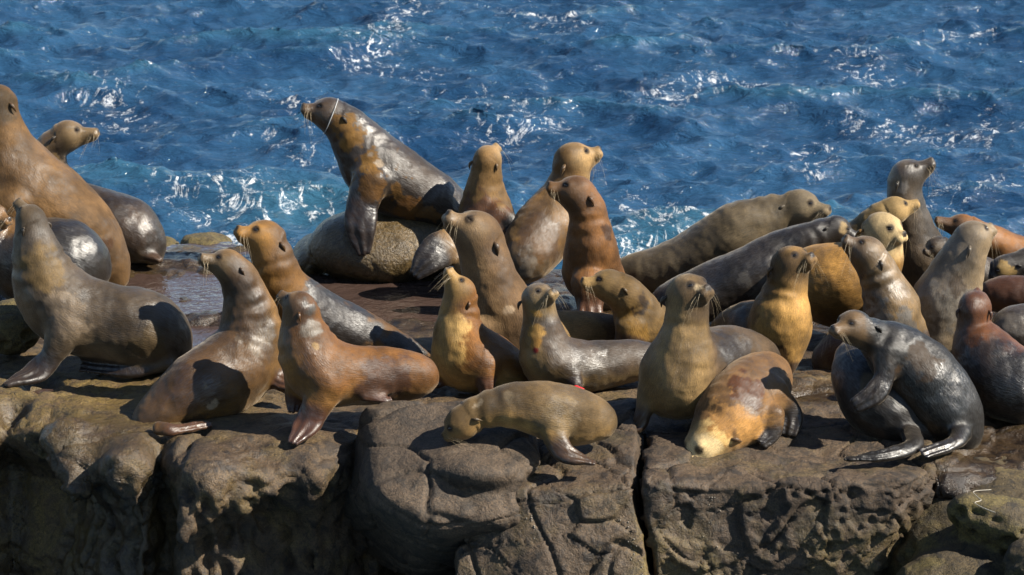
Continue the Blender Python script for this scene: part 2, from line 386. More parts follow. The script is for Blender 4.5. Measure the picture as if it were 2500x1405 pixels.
def shelf(P):
    top = (P[:,2]-shelf_height(P))*.8
    q = P.copy(); q[:,2] *= .4
    fy = np.interp(P[:,0], FX, FY) + .05*perlin(q, 3.0, 3)
    z = P[:,2]
    front = (fy + .34*sstep(-.06,-.42,z) - .10*sstep(-.44,-.8,z) - P[:,1])*.7
    d = smax(top, front, .34)
    by = np.interp(P[:,0], BX, BY) + .16*fbm(q, 1.6, 3, 6)
    d = smax(d, (P[:,1]-by + z*.5)*.7, .15)
    near = (P[:,1] < 17.6) & (P[:,0] < -.4)
    if near.any():
        p = P[near]; dn = d[near]
        loc = lambda q, o_: at(*q, np.interp(on(*q,-.06)[0], FX, FY)+o_)
        for (a, ya, b, yb, ra, rb) in (((160,1090),.16,(190,1200),.10,.15,.05),((300,1150),.14,(328,1225),.04,.13,.03),((510,1180),.18,(450,1310),.06,.16,.03),((640,1190),.1,(610,1230),.06,.09,.04)):
            dn = smin(dn, cap(p, loc(a, ya), loc(b, yb), ra*.8, rb), .12)
        # cracks between the lobes
        for pts, w_ in ((((500,1050),(420,1130),(385,1180),(365,1330)),.018),(((235,1060),(205,1130),(235,1200)),.012)):
            pp = [on(*pts[0], -.01)]+[loc(q, .0) for q in pts[1:]]
            for a, b in zip(pp[:-1], pp[1:]): dn = smax(dn, -cap(p, a, b, w_, w_), .03)
        d[near] = dn
    return d
def displace(V, Q, fn):
    N = normals(V, Q); return V + N*fn(V, N)[:,None]
def largest_piece(V, Q):
    lab = np.arange(len(V))
    while True:
        m = lab[Q].min(1); new = lab.copy()
        for k in range(4): np.minimum.at(new, Q[:,k], m)
        new = new[new]
        if (new == lab).all(): break
        lab = new
    keep = lab == np.bincount(lab).argmax(); ix = np.cumsum(keep)-1
    return V[keep], ix[Q[keep[Q[:,0]]]]
def rock_obj(name, fn, lo, hi, h, mat, disp, mossf=None, wetf=None, origin=None):
    V, Q = largest_piece(*mesh_field(fn, lo, hi, h)); V = smooth_pts(V, Q, 1); V = displace(V, Q, disp); N = normals(V, Q)
    A = {'moss': mossf(V,N) if mossf else np.zeros(len(V)), 'wet': wetf(V,N) if wetf else np.zeros(len(V))}
    o = origin if origin is not None else np.array([V[:,0].mean(), V[:,1].mean(), V[:,2].min()])
    return make_obj(name, V, Q, mat, o, attrs=A)
def plates(V, s, amp, seed):
    q = V+.05*np.stack([perlin(V,4,1),perlin(V,4,2),perlin(V,4,3)],1); f1, f2, c = worley(q*np.array([.8,1,1.5]), s, seed, True)
    return amp*(c-.5)*sstep(.0,.10,f2) - amp*.7*sstep(.05,.0,f2)
def shelf_disp(V, N):
    face = sstep(.75,.3,N[:,2])*(V[:,1] < 17.4)
    out = plates(V, 2.4, .022, 9) + .012*fbm(V, 5, 5, 2, .6) - .012*sstep(.025,.0,np.abs(perlin(V*np.array([1,1,1.8]), 2.1, 6)))
    i = np.where(face > .02)[0]
    if len(i):
        p = V[i].copy(); p += .05*np.stack([perlin(p,5,1),perlin(p,5,2),perlin(p,5,3)],1)
        p[:,2] *= .6; f1, f2 = worley(p, 10, 2); g1, _ = worley(p, 15, 5)
        pit = -.065*sstep(.55,.15,f1)*sstep(-.08,-.26,V[i,2]) - .018*sstep(.5,.2,g1)*sstep(-.08,-.2,V[i,2])
        out[i] += face[i]*(pit + .03*fbm(V[i], 3, 3, 7))
    return out
def shelf_moss(V, N):
    p = on(250, 960); m = .8*np.exp(-(((V[:,0]-p[0])/.9)**2+((V[:,1]-p[1])/.9)**2)**2)
    p = on(780, 700); m = np.maximum(m, .55*np.exp(-(((V[:,0]-p[0])/1.2)**2+((V[:,1]-p[1])/.6)**2)**2))
    p = on(500, 590); m = np.maximum(m, .7*np.exp(-(((V[:,0]-p[0])/.5)**2+((V[:,1]-p[1])/.4)**2)**2))
    return np.clip(m, 0, 1)*sstep(0,.5,N[:,2]+.4)
def shelf_wet(V, N):
    p = on(200, 1060); m = .75*np.exp(-(((V[:,0]-p[0])/.5)**2+((V[:,1]-p[1])/.45)**2)**2)
    m = np.maximum(m, sstep(18.7,19.2,V[:,1])*.85)
    for c, rx, ry, dep in POOLS:
        q = on(*c); m = np.maximum(m, .9*np.exp(-(((V[:,0]-q[0])/(rx*1.3))**2+((V[:,1]-q[1])/(ry*1.3))**2)**2))
    return np.clip(m,0,1)
o = rock_obj('rock_shelf', shelf, (-4.8,15.9,-1.4), (4.8,22.9,.4), .02, M_shelf, shelf_disp, shelf_moss, shelf_wet, origin=(0,19,0))
tag(o, 'wet brown sandstone shelf with pitted front lobes and tide pools', kind='structure')

def pool_sheet(name, outline, z, mat, label):
    pts = [on(a, b, z) for a, b in outline]; c = np.mean(pts, 0)
    V = np.array([c]+pts); n = len(pts); Q = np.array([(0,1+i,1+(i+1)%n) for i in range(n)])
    o = make_obj(name, V, Q, mat, c); tag(o, label, kind='structure')
pool_sheet('tide_pool', [(300,650),(420,598),(560,590),(720,655),(760,670),(1120,690),(1120,760),(1060,800),(900,790),(740,740),(640,800),(560,880),(430,900),(330,800)], -.024, M_pool, 'shallow tide pool reflecting the blue sky between the sea lions')
#pool_sheet('puddle', [(2340,1070),(2400,1030),(2560,1020),(2580,1110),(2480,1115),(2390,1112)], -.062, M_pool, 'dark blue puddle beside the right hand sea lions')
#pool_sheet('puddle', [(2230,1150),(2270,1112),(2380,1110),(2400,1135),(2330,1150)], -.060, mat_pool('reddish_puddle', (.06,.028,.023)), 'reddish shallow puddle on the rock')
pool_sheet('puddle', [(1930,950),(2060,945),(2060,985),(1930,990)], -.052, M_pool, 'thin sheet painting the shade between sleeping and dark sea lions')  # added sheet that paints a cast shadow onto the ground
pool_sheet('puddle', [(50,960),(60,915),(160,905),(160,950),(110,975)], -.070, M_pool, 'small brown puddle in a rock hollow by a flipper')

def halfspaces(P, planes, k):
    d = None
    for (p, n) in planes:
        n = np.array(n, float); n /= np.linalg.norm(n); e = (P-np.array(p))@n
        d = e if d is None else smax(d, e, k)
    return d
def plane3(a, b, c, out):
    n = np.cross(np.array(b)-a, np.array(c)-a); n /= np.linalg.norm(n)
    if n@np.array(out) < 0: n = -n
    return (a, n)
GRP = None
# smooth grey boulder below the draped sea lion
def f_mid(P):
    q = P + .035*np.stack([perlin(P,2.2,1),perlin(P,2.2,2),perlin(P,2.2,3)],1)
    d = halfspaces(q, [(at(1050,978,17.0), (0,-.56,1)), (at(905,1090,16.6), (-1,-.18,.25)), (at(1040,1150,16.38), (-.12,-.75,.62)), (at(1050,1240,16.30), (-.1,-1,-.15)), (at(1250,1110,16.5), (.93,-.25,.30)), ((0,17.08,0), (0,1,.3)), (at(1080,1310,16.3),(.15,-.55,-.9)), (at(950,1240,16.4),(-.6,-.5,-.65))], .09)
    return smin(d, ell(q, at(1185,1130,16.62), (.26,.24,.085)), .12)
def d_smooth(V, N): return plates(V, 2.0, .022, 4) + .007*fbm(V, 5, 5, 2, .6) - .022*sstep(.12,.0,np.abs(perlin(V*np.array([1,1,1.6]), 2.3, 8)))*.6
tag(rock_obj('boulder', f_mid, (-1.05,15.9,-.75), (.35,17.4,.5), .013, M_bould, d_smooth), 'smooth grey rounded boulder under the draped sleepy sea lion', 'boulder')
# angular block beside it
def f_m2(P):
    q = P + .03*np.stack([perlin(P,2.5,4),perlin(P,2.5,5),perlin(P,2.5,6)],1)
    T = plane3(at(1200,1095,16.85), at(1560,1075,16.85), at(1420,1185,16.42), (0,0,1))
    Fp = plane3(at(1280,1190,16.42), at(1560,1180,16.42), at(1450,1405,16.26), (0,-1,0))
    Lp = plane3(at(1278,1200,16.42), at(1290,1405,16.28), at(1130,1290,16.46), (-1,-1,0))
    S = plane3(at(1130,1290,16.46), at(1110,1405,16.44), at(1190,1140,16.62), (-1,0,0))
    Rp = plane3(at(1550,1190,16.42), at(1590,1405,16.3), at(1565,1100,16.9), (1,0,0))
    return halfspaces(q, [T, Fp, Lp, S, Rp, ((0,17.3,0),(0,1,0)), ((0,0,-1.1),(0,0,-1))], .035)
def d_rough(V, N):
    a = plates(V, 3.2, .035, 2) + .009*fbm(V, 6, 5, 3, .6); c = np.abs(perlin(V*np.array([1,1,.5]), 2.6, 5)); a -= .022*sstep(.05,.0,c)
    return a
tag(rock_obj('rock_block', f_m2, (-.45,15.9,-1.15), (.95,17.4,.25), .013, M_block, d_rough, lambda V,N: .9*np.exp(-((V[:,0]-.64)/.07)**2)*sstep(-.1,-.3,V[:,2])), 'angular brown sandstone block with a sharp vertical edge', 'rock', 'sandstone blocks along the front edge')
# slab with the flat top
def f_r(P):
    q = P + .035*np.stack([perlin(P,2.1,7),perlin(P,2.1,8),perlin(P,2.1,9)],1)
    T = plane3(at(1620,1090,16.88), at(2200,1090,16.88), at(1900,1175,16.42), (0,0,1))
    Fp = plane3(at(1600,1180,16.40), at(2200,1230,16.34), at(1900,1405,16.34), (0,-1,0))
    Lp = plane3(at(1570,1165,16.5), at(1600,1405,16.4), at(1575,1090,16.9), (-1,0,0))
    Rp = plane3(at(2225,1200,16.4), at(2135,1405,16.3), at(2300,1120,16.8), (1,0,0))
    return halfspaces(q, [T, Fp, Lp, Rp, ((0,17.2,0),(0,1,0)), ((0,0,-1.1),(0,0,-1))], .06)
def d_pits(V, N):
    face = sstep(.7,.2,N[:,2]); p = V+.03*np.stack([perlin(V,7,1),perlin(V,7,2),perlin(V,7,3)],1)
    f1, f2 = worley(p, 15, 3)
    big = fbm(V, 2.4, 4, 4)
    return plates(V, 3.0, .03, 7) + .010*fbm(V, 7, 5, 3, .6) + face*(.05*np.round(big*2.5)/2.5 - .020*sstep(.5,.15,f1)*sstep(.0,.35,big+.25)) - .010*(1-face)*sstep(.06,0,np.abs(perlin(V*np.array([.6,1.5,1]),3,2)))
tag(rock_obj('rock_block', f_r, (.55,15.9,-1.15), (2.35,17.3,.25), .013, M_block, d_pits, lambda V,N: .55*sstep(-.12,-.4,V[:,2])*sstep(.3,-.1,perlin(V,2.5,4))), 'broad flat topped rock block with a pitted overhanging face', 'rock', 'sandstone blocks along the front edge')
def f_rr(P):
    q = P + .05*np.stack([perlin(P,1.9,3),perlin(P,1.9,5),perlin(P,1.9,7)],1)
    d = ell(q, at(2470,1330,16.75), (.66,.62,.40))
    d = smin(d, cap(q, at(2360,1250,16.25), at(2480,1290,16.22), .10, .13), .08)
    return smin(d, ell(q, at(2330,1420,16.2), (.32,.2,.14)), .05)
def d_lump(V, N):
    face = sstep(.75,.2,N[:,2]); p = V+.04*np.stack([perlin(V,6,1),perlin(V,6,2),perlin(V,6,3)],1); f1, f2 = worley(p, 10, 6)
    return .014*fbm(V, 5, 5, 3, .6) - face*.05*sstep(.5,.15,f1)
tag(rock_obj('rock_block', f_rr, (1.55,15.8,-.95), (3.4,17.6,.45), .014, M_moss, d_lump, lambda V,N: .8*np.exp(-((V[:,0]-2.2)/.35)**2)*sstep(.9,.2,N[:,2])), 'rounded lumpy rock with yellow green algae', 'rock', 'sandstone blocks along the front edge')
tag(rock_obj('rock_block', lambda P: ell(P+.04*np.stack([perlin(P,2.5,3),perlin(P,2.5,5),perlin(P,2.5,7)],1), at(2530,1390,16.0), (.17,.16,.16)), (2.0,15.6,-1), (3,16.6,.2), .014, M_moss, d_lump), 'small rough rock at the corner beside the algae rock', 'rock', 'sandstone blocks along the front edge')
# wet boulder carrying the tall sea lion
def f_back(P):
    q = P + .05*np.stack([perlin(P,1.7,1),perlin(P,1.7,2),perlin(P,1.7,3)],1)
    d = smin(ell(q, at(925,605,20.55), (.43,.34,.235)), ell(q, at(990,590,20.6), (.30,.30,.20)), .1)
    return smin(d, ell(q, at(750,625,20.7), (.13,.25,.14)), .03)
tag(rock_obj('boulder', f_back, (-1.7,19.6,-.4), (.2,21.4,.8), .014, M_wetb, lambda V,N: .008*fbm(V,5,4,2)-.012*sstep(.05,0,np.abs(perlin(V,2.4,3)))*sstep(.3,-.1,N[:,2]), lambda V,N: .3+0*V[:,0], lambda V,N: .8+0*V[:,0]), 'rounded wet boulder carrying the tall patchy sea lion', 'boulder')
for c, r, lab in (((25,805,18.55),(.16,.2,.15),'mossy boulder beside the grey upright sea lion'),((505,596,21.4),(.16,.22,.06),'low algae covered rock at the water line'),((395,602,21.5),(.11,.2,.05),'small low rock behind the tide pool'),((465,885,18.3),(.045,.06,.05),'small pale stone beside a hind flipper')):
    C0 = at(*c)
    f = lambda P, C0=C0, r=r: ell(P+.05*r[0]*6*np.stack([perlin(P,3,3),perlin(P,3,5),perlin(P,3,7)],1)*.5, C0, r)
    tag(rock_obj('boulder' if r[0] > .1 else 'stone', f, C0-np.array(r)*1.5-.05, C0+np.array(r)*1.5+.05, .012, M_moss if r[0] > .1 else M_block, d_smooth if r[0] < .1 else d_lump, lambda V,N: .6+0*V[:,0]), lab, 'rock')

# ------------------------------------------------------------ sea lions
def ground_Y(row): d = ray(1250, row); return d[1]*(-CAM[2]/d[2])
def catmull(A, n):
    A = np.asarray(A, float); P = np.vstack([2*A[0]-A[1], A, 2*A[-1]-A[-2]]); out = []
    for i in range(1, len(P)-2):
        t = np.linspace(0, 1, n, endpoint=False)[:,None]; a,b,c,d = P[i-1],P[i],P[i+1],P[i+2]
        out.append(.5*(2*b+(c-a)*t+(2*a-5*b+4*c-d)*t**2+(3*b-a-3*c+d)*t**3))
    return np.vstack(out+[A[-1:]])
def unit(v): v = np.asarray(v, float); return v/(np.linalg.norm(v)+1e-12)
TAN=(.30,.185,.085); GOLD=(.27,.15,.058); BROWN=(.135,.075,.036); RUST=(.19,.078,.028); GREY=(.10,.082,.064); DARK=(.034,.026,.021)
BLACK=(.018,.015,.014); CREAM=(.47,.36,.22); DKBROWN=(.07,.042,.025); SILVER=(.17,.15,.125); UMBER=(.10,.06,.032)
GROUP = 'sea lions hauled out on the rock shelf'
def tone(c):
    l = .3*c[0]+.59*c[1]+.11*c[2]; g = (l/.3)**.34*.80; return tuple(max(.004, l+(x-l)*1.16)*g*k for x, k in zip(c, (1.01,.96,.885)))
def sea_lion(label, Y, spine, head, flips=(), back=BROWN, belly=None, face=None, fcol=None, wet=.4, blobs=(), eyes=True, wmul=1.0, hup=None, h=.0085, ears=True, seed=0, whisk=True):
    belly = belly or tuple(x*1.35 for x in back); face = face or belly; fcol = fcol or DKBROWN
    back, belly, face, fcol = [tone(q) for q in (back, belly, face, fcol)]
    if Y > 100: Y = ground_Y(Y)
    pt = lambda a: at(a[0], a[1], Y+a[2])
    sk, nose = pt(head[0:3]), pt(head[4:7]); rs = head[3]*mpp(Y+head[2])
    S = [[*pt(a), a[3]*mpp(Y+a[2]), (a[4] if len(a) > 4 else 1.0)] for a in spine] + [[*sk, rs*.93, .95]]
    S[-2][3] *= .92; S[-3][3] *= .95
    C = catmull(S, 14); C[:,3] = np.maximum(C[:,3], .012)
    cen, rad, wid = C[:,:3], C[:,3], np.clip(C[:,4],.5,1.7)*wmul
    tang = np.gradient(cen, axis=0); tang /= np.linalg.norm(tang,axis=1)[:,None]+1e-9
    lat = np.zeros_like(cen); l = unit(np.cross(tang[0]+np.array([0,0,1e-3]), [0,0,1.0]))
    for i in range(len(cen)):                                   # transported side vector, drawn back to level where the body is level
        l = unit(l-tang[i]*(l@tang[i])); lv = np.cross(tang[i],[0,0,1.0]); m = np.linalg.norm(lv)
        if m > .35 and lv@l > 0: l = unit(l*(1-.25*m)+lv/m*.25*m)
        lat[i] = l
    dors = np.cross(lat, tang)
    # head frame
    fx = unit(nose-sk); HL = np.linalg.norm(nose-sk); up = np.array(hup if hup else (0,0,1.0)); up = unit(up-fx*(up@fx)); ly = np.cross(up, fx)
    HM = np.stack([fx, ly, up]); r = rs*.96; Lh = max(HL*1.04, 1.42*r)
    fl = []
    for fp in flips:
        A = []
        for a in fp:
            n = a[5]; n = {'c':(0,-1,.25),'z':(0,0,1.0),'x':(1.0,0,.2),'d':(0,-.6,.8)}[n] if isinstance(n, str) else n
            p_ = pt(a); tm = a[4]*mpp(Y)
            if a[5] in ('z','d') and p_[2] < tm+.004: p_ = on(a[0], a[1], tm+.004)      # a hand or foot lies on the rock
            A.append([*p_, a[3]*mpp(Y), tm, *n])
        B = catmull(A, 14); c = B[:,:3]; t = np.gradient(c, axis=0); t /= np.linalg.norm(t,axis=1)[:,None]+1e-9
        nn = B[:,5:8]; wd = np.cross(t, nn); wd /= np.linalg.norm(wd,axis=1)[:,None]+1e-9
        fl.append((c, np.maximum(B[:,3],.008), np.maximum(B[:,4],.0075), wd))
    def chain(P, c, rr, ax, sc):
        P = P.astype(np.float32); best = np.full(len(P), 9.0, np.float32)
        k = (1/sc**2-1).astype(np.float32)
        for i in range(len(c)):
            v = P-c[i].astype(np.float32); q = (v*v).sum(1)+k[i]*(v@ax[i].astype(np.float32))**2
            np.minimum(best, np.sqrt(np.maximum(q,0))-rr[i], out=best)
        return best.astype(float)
    def cone(q, a, b, ra, rb): return cap(q, a, b, ra, rb)
    def skull(q):                                               # q: head coordinates in metres
        q = q.copy(); q[:,1] = np.abs(q[:,1]); x = Lh
        d = np.linalg.norm(q/np.array([1.08*r,.90*r,.93*r]), axis=1); d = (d-1)*.9*r
        d = smin(d, cone(q, (.40*r,0,-.08*r), (x-.42*r,0,-.15*r), .61*r, .355*r), .20*r)          # muzzle
        d = smin(d, cone(q, (.05*r,0,-.42*r), (x-.52*r,0,-.43*r), .48*r, .23*r), .12*r)          # lower jaw
        d = smin(d, np.linalg.norm((q-np.array([x-.36*r,.20*r,-.23*r]))/np.array([1.15,.9,.95]),axis=1)-.265*r, .06*r)  # whisker pads
        d = smin(d, np.linalg.norm((q-np.array([x-.17*r,0,.02*r]))/np.array([.8,1.15,.9]),axis=1)-.19*r, .05*r)     # nose
        d = smin(d, np.linalg.norm(q-np.array([.60*r,.40*r,.40*r]),axis=1)-.25*r, .14*r)         # brow
        d = smax(d, -(np.linalg.norm((q-np.array([x-.015*r,.085*r,-.01*r]))/np.array([1,.7,1.0]),axis=1)-.055*r), .03*r)
        return d
    # eye: where a ray out of the head's axis leaves the skull
    e0 = np.array([.60*r,.0,.22*r]); ed = unit([.45,1,.22]); tt = np.linspace(.1*r, 1.3*r, 90); es = skull(e0+tt[:,None]*ed)
    te = tt[np.argmax(es > 0)]; eye = e0+ed*(te-.13*r); re_ = .145*r
    def head_f(P):
        q = (P-sk)@HM.T; d = skull(q); q[:,1] = np.abs(q[:,1])
        s = np.linalg.norm(q-eye, axis=1)
        d = smin(d, s-re_*1.32, .09*r)                            # lids
        v = q-(eye+ed*.16*r+np.array([.02,0,-.02])*r); d = smax(d, -(np.sqrt((v[:,0]*.72)**2+v[:,1]**2+(v[:,2]*(1.45 if eyes else 3.5))**2)-re_*1.0), .03*r)
        x = Lh
        d = smax(d, -cap(q, (x-.16*r,.0,-.36*r), (.35*r,.56*r,-.34*r), .018*r, .022*r), .03*r)  # mouth line
        return d
    def field(P):
        d = chain(P, cen, rad, lat, wid)
        b = np.linalg.norm(P-sk, axis=1) < 3.2*r+.06
        if b.any(): d[b] = smin(d[b], head_f(P[b]), .17*r)
        for c, w_, t_, wd in fl:
            f = chain(P, c, t_, wd, w_/t_)
            d = smin(d, f, .035)
        return d
    allp = [(cen, rad*np.maximum(1,wid))]+[(c, w_) for c, w_, t_, wd in fl]+[(np.array([sk,nose]), np.array([r*1.2,r*.6]))]
    lo = np.min([(c-q[:,None]).min(0) for c, q in allp], 0)-.03; hi = np.max([(c+q[:,None]).max(0) for c, q in allp], 0)+.03
    lo[2] = max(lo[2], -.16)
    V, Q = mesh_field(field, lo, hi, h, 1.25); V = smooth_pts(V, Q, 2, .5)
    # soft anatomy: muscle and blubber unevenness, neck folds
    D2 = np.stack([((V-cen[i])**2).sum(1) for i in range(len(cen))],1); D2 = np.sqrt(D2)/ (rad+.02)
    ni = D2.argmin(1); body_d = D2[np.arange(len(V)), ni]
    qh = (V-sk)@HM.T; hd = np.linalg.norm(qh*np.array([.6,1,1]), axis=1); onhead = sstep(1.75*r, 1.05*r, hd)*(qh[:,0] > -.5*r)
    fd = np.full(len(V), 9.0); ft = np.zeros(len(V)); fside = np.zeros(len(V))
    for c, w_, t_, wd in fl:
        dd = np.stack([np.linalg.norm(V-c[i],axis=1)/(w_[i]) for i in range(len(c))],1); k = dd.argmin(1); v = dd[np.arange(len(V)),k]
        side = np.einsum('ij,ij->i', V-c[k], wd[k])/w_[k]
        fside = np.where(v < fd, side, fside); ft = np.where(v < fd, k/len(c), ft); fd = np.minimum(fd, v)
    onflip = sstep(1.25,.95,fd)*sstep(.12,.4,ft)*sstep(.95,1.08,body_d+.15*ft)
    al = np.concatenate([[0],np.cumsum(np.linalg.norm(np.diff(cen,axis=0),axis=1))])
    rel = V-cen[ni]; sgn = np.einsum('ij,ij->i', rel, dors[ni]); sl_ = np.einsum('ij,ij->i', rel, lat[ni]); tl_ = np.einsum('ij,ij->i', rel, tang[ni])
    along = al[ni]+tl_; ang = np.arctan2(sl_, sgn); around = ang*.16
    N = normals(V, Q); sd = seed or (sum(map(ord, label)) % 97)
    neck = sstep(.55*al[-1], .85*al[-1], along)*(1-onhead)
    fold = np.sin(along*75+2.2*perlin(V, 7, sd))*sstep(.1,.6,perlin(V, 4, sd+1)+.15)
    dz = .008*perlin(V, 6, sd)*(1-onhead) + .003*perlin(V, 13, sd)*(1-onhead) + .0022*perlin(V, 26, sd)*(1-onhead) + .0042*fold*neck
    digits = np.cos(fside*9.0+1.2*perlin(V,10,sd)); dz = dz + onflip*sstep(.35,.8,ft)*.004*digits
    V = V+N*dz[:,None]
    # coat colours (dry and wet fur differ; some blobs paint highlights and shade)
    A = lambda c: np.array(c)[None,:]
    vent = sstep(.15,-.75, np.cos(ang)+.35*perlin(V,5,sd+2)+.2*perlin(V,14,sd+5))*(1-onflip)
    col = A(back)*(1-vent[:,None])+A(belly)*vent[:,None]
    mo = np.clip(.5+.75*fbm(V, 5, 4, sd+3), 0, 1); col = col*(.55+.8*mo[:,None])
    ha = onhead*sstep(-.5*r, .6*r, qh[:,0]+.3*r*perlin(V,12,sd)); ha = ha*(1-.45*sstep(.3*r,.75*r,qh[:,2]))
    col = col*(1-.8*ha[:,None])+A(face)*.8*ha[:,None]*(.75+.4*mo[:,None])
    wetv = np.full(len(V), float(wet))
    wetv = wetv + .35*fbm(V, 3.5, 3, sd+6)
    X_, Y_ = to_px(V)
    for bl in blobs:                                            # (px, py, radius px, colour, wetness or None, edge noise)
        bx, by, br, bc, bw, bn = bl
        k = np.where(np.hypot(X_-bx, Y_-by) < max(8, br*.35))[0]
        if not len(k): continue
        c0 = V[k[np.argmin(V[k,1]+.0005*np.hypot(X_[k]-bx, Y_[k]-by))]]; rr = br*mpp(Y)
        dd = np.linalg.norm(V-c0, axis=1)/rr + bn*fbm(V, 9, 5, sd+bx*.01, .62)
        ms = sstep(1.12, .74, dd)
        if bc is not None: col = col*(1-ms[:,None])+A(tone(bc))*ms[:,None]*(.7+.5*mo[:,None])
        if bw is not None: wetv = wetv*(1-ms)+bw*ms
    col = col*(1-onflip[:,None])+A(fcol)*onflip[:,None]*(.75+.4*mo[:,None])
    wetv = np.maximum(wetv, onflip*.65)
    nz = np.linalg.norm(qh-np.array([Lh-.06*r,0,-.01*r]), axis=1); nm = sstep(.24*r,.15*r,nz)*(qh[:,2] > -.17*r)*onhead
    qa = qh.copy(); qa[:,1] = np.abs(qa[:,1]); em = sstep(re_*2.0, re_*1.3, np.linalg.norm(qa-eye,axis=1))*onhead
    mm = sstep(.05*r,.02*r, cap(qa, (Lh-.16*r,.0,-.36*r), (.35*r,.56*r,-.34*r), .0, .0)-.02*r)*onhead
    dk = np.maximum(np.maximum(nm, .9*em), .8*mm); col = col*(1-dk[:,None])+A((.02,.015,.012))*dk[:,None]
    wetv = np.maximum(wetv, .5*nm)
    wetv = wetv*(1-.8*em)
    gz = V[:,2].min(); org = np.array([cen[:,0].mean(), cen[:,1].mean(), max(0, gz)])
    o = make_obj('sea_lion', V, Q, M_fur, org, attrs={'coat':np.clip(col,0,1),'wet':np.clip(wetv,0,1),'along':along,'around':around})
    tag(o, label, 'sea lion', GROUP)
    back_w = lambda q: sk+np.asarray(q)@HM
    earp = {}
    for s in (1,-1):
        g0 = np.array([-.42*r,0,.08*r]); gd = unit([-.1,s,.1]); tt = np.linspace(.2*r, 2.2*r, 80); gs = field(back_w(g0+tt[:,None]*gd)); tg = tt[np.argmax(gs > 0)] if (gs > 0).any() else r; earp[s] = (g0+gd*(tg-.02*r))*np.array([1,s,1])
    # parts: eyes, ear flaps, whiskers
    for s in (1,-1):
        m = np.array([1,s,1.0])
        if eyes:
            th = np.linspace(0,math.pi,9); ph = np.arange(12)*math.pi/6
            ev = np.array([[math.sin(a)*math.cos(b),math.sin(a)*math.sin(b),math.cos(a)] for a in th for b in ph])*re_
            eq = np.array([(i*12+j,(i+1)*12+j,(i+1)*12+(j+1)%12,i*12+(j+1)%12) for i in range(8) for j in range(12)])
            c = back_w(eye*m); make_obj('eye', (ev*np.array([1.12,1,.66]))@HM+c, eq, M_eye, c, o)
        if ears:
            ea = earp[s]; ep = np.array([ea+np.array([.04,-.03,.05])*r, ea+np.array([-.08,.10,.0])*r, ea+np.array([-.24,.15,-.14])*r, ea+np.array([-.40,.10,-.32])*r])*m
            ev, eq = tubes([(catmull(back_w(ep), 3), np.interp(np.linspace(0,1,10),[0,.4,1],[.07*r,.115*r,.02*r]))], 8)
            ec = np.tile(np.array(back)*.7,(len(ev),1)); eo = make_obj('ear', ev, eq, M_fur, back_w(ea*m), o, attrs={'coat':ec,'wet':np.full(len(ev),.5),'along':ev[:,2],'around':ev[:,0]})
    if whisk:
        ln = []; rw = np.random.default_rng(sd)
        for s in (1,-1):
            for k in range(6):
                a = np.array([Lh-.30*r-.16*r*(k%3), .40*r-.02*r*(k//3), -.16*r-.10*r*(k//3)])
                d = unit([rw.uniform(-.55,.15), rw.uniform(.55,.9), rw.uniform(-.95,-.45)]); ln_ = r*rw.uniform(.6,1.6)
                q = np.array([a+d*ln_*t+np.array([-.25,-.15,-.35])*ln_*t*t for t in (0,.25,.5,.75,1)])*np.array([1,s,1])
                ln.append((back_w(q), np.array([.0006,.0005,.0004,.0003,.0002])))
        wv, wq = tubes(ln, 3); c = back_w([Lh-.3*r,0,-.2*r]); wo = make_obj('whiskers', wv, wq, M_whisk, c, o); wo['kind'] = 'stuff'
    return o

# --- left group
sea_lion('grey brown sea lion pointing its nose straight up, seated beside the mossy boulder', 905,
  [(432,885,.05,25),(400,845,.03,72),(350,808,0,100),(270,790,0,98),(185,765,0,98),(125,715,0,88),(98,650,0,70),(84,590,.0,54)],
  (76,540,.02,40, 44,486,.09), [[(165,800,-.16,50,36,'c'),(125,868,-.2,30,20,'c'),(85,910,-.24,34,10,'d'),(15,940,-.3,14,6,'z')],[(410,890,-.12,20,16,'z'),(320,905,-.15,20,10,'d'),(200,893,-.1,22,5,'d')]],
  back=(.085,.066,.048), belly=(.15,.118,.082), face=(.12,.092,.06), fcol=(.04,.03,.027), wet=.45, blobs=[(170,760,50,(.17,.135,.10),.5,.8),(380,850,45,(.12,.09,.055),.4,.5),(110,640,60,(.15,.11,.062),.25,.5)])
sea_lion('wet black sea lion with round shiny rump behind the nose-up grey one', 750,
  [(225,670,.0,40),(165,640,.0,100),(80,640,.05,108),(10,610,.05,85),(-20,570,.0,55)], (-20,530,-.02,38, 25,535,-.1), [], back=(.028,.023,.019), belly=(.07,.05,.03), face=(.22,.13,.06), wet=.95)
sea_lion('huge brown bull sea lion rearing tall behind the shiny wet rump', 705,
  [(285,680,-.05,30),(240,630,0,75),(180,570,0,105),(105,510,.03,118),(40,440,.05,105),(8,360,.05,78),(-4,290,.05,58)], (-6,252,.05,48, -85,238,0), [[(20,500,-.2,55,45,'c'),(10,620,-.22,40,25,'c'),(-20,700,-.25,50,9,'z')]],
  back=(.135,.085,.045), belly=(.20,.13,.066), face=(.11,.075,.042), wet=.18, blobs=[(20,240,45,(.085,.06,.035),.2,.4),(250,610,40,(.10,.055,.03),.3,.6)])
sea_lion('mottled sea lion looking right from behind the huge bull', 638,
  [(382,628,-.05,18),(350,590,-.05,55),(300,560,0,82),(220,535,.03,80),(155,490,.06,66),(122,420,.06,50),(125,365,.05,43)], (165,332,.05,40, 240,318,.02), [[(350,618,-.15,20,14,'d'),(390,636,-.2,12,6,'z')]],
  back=(.05,.036,.026), belly=(.16,.11,.06), face=(.25,.185,.11), wet=.7, blobs=[(330,560,50,(.075,.05,.033),.85,.6),(120,410,45,(.17,.12,.065),.5,.7)])
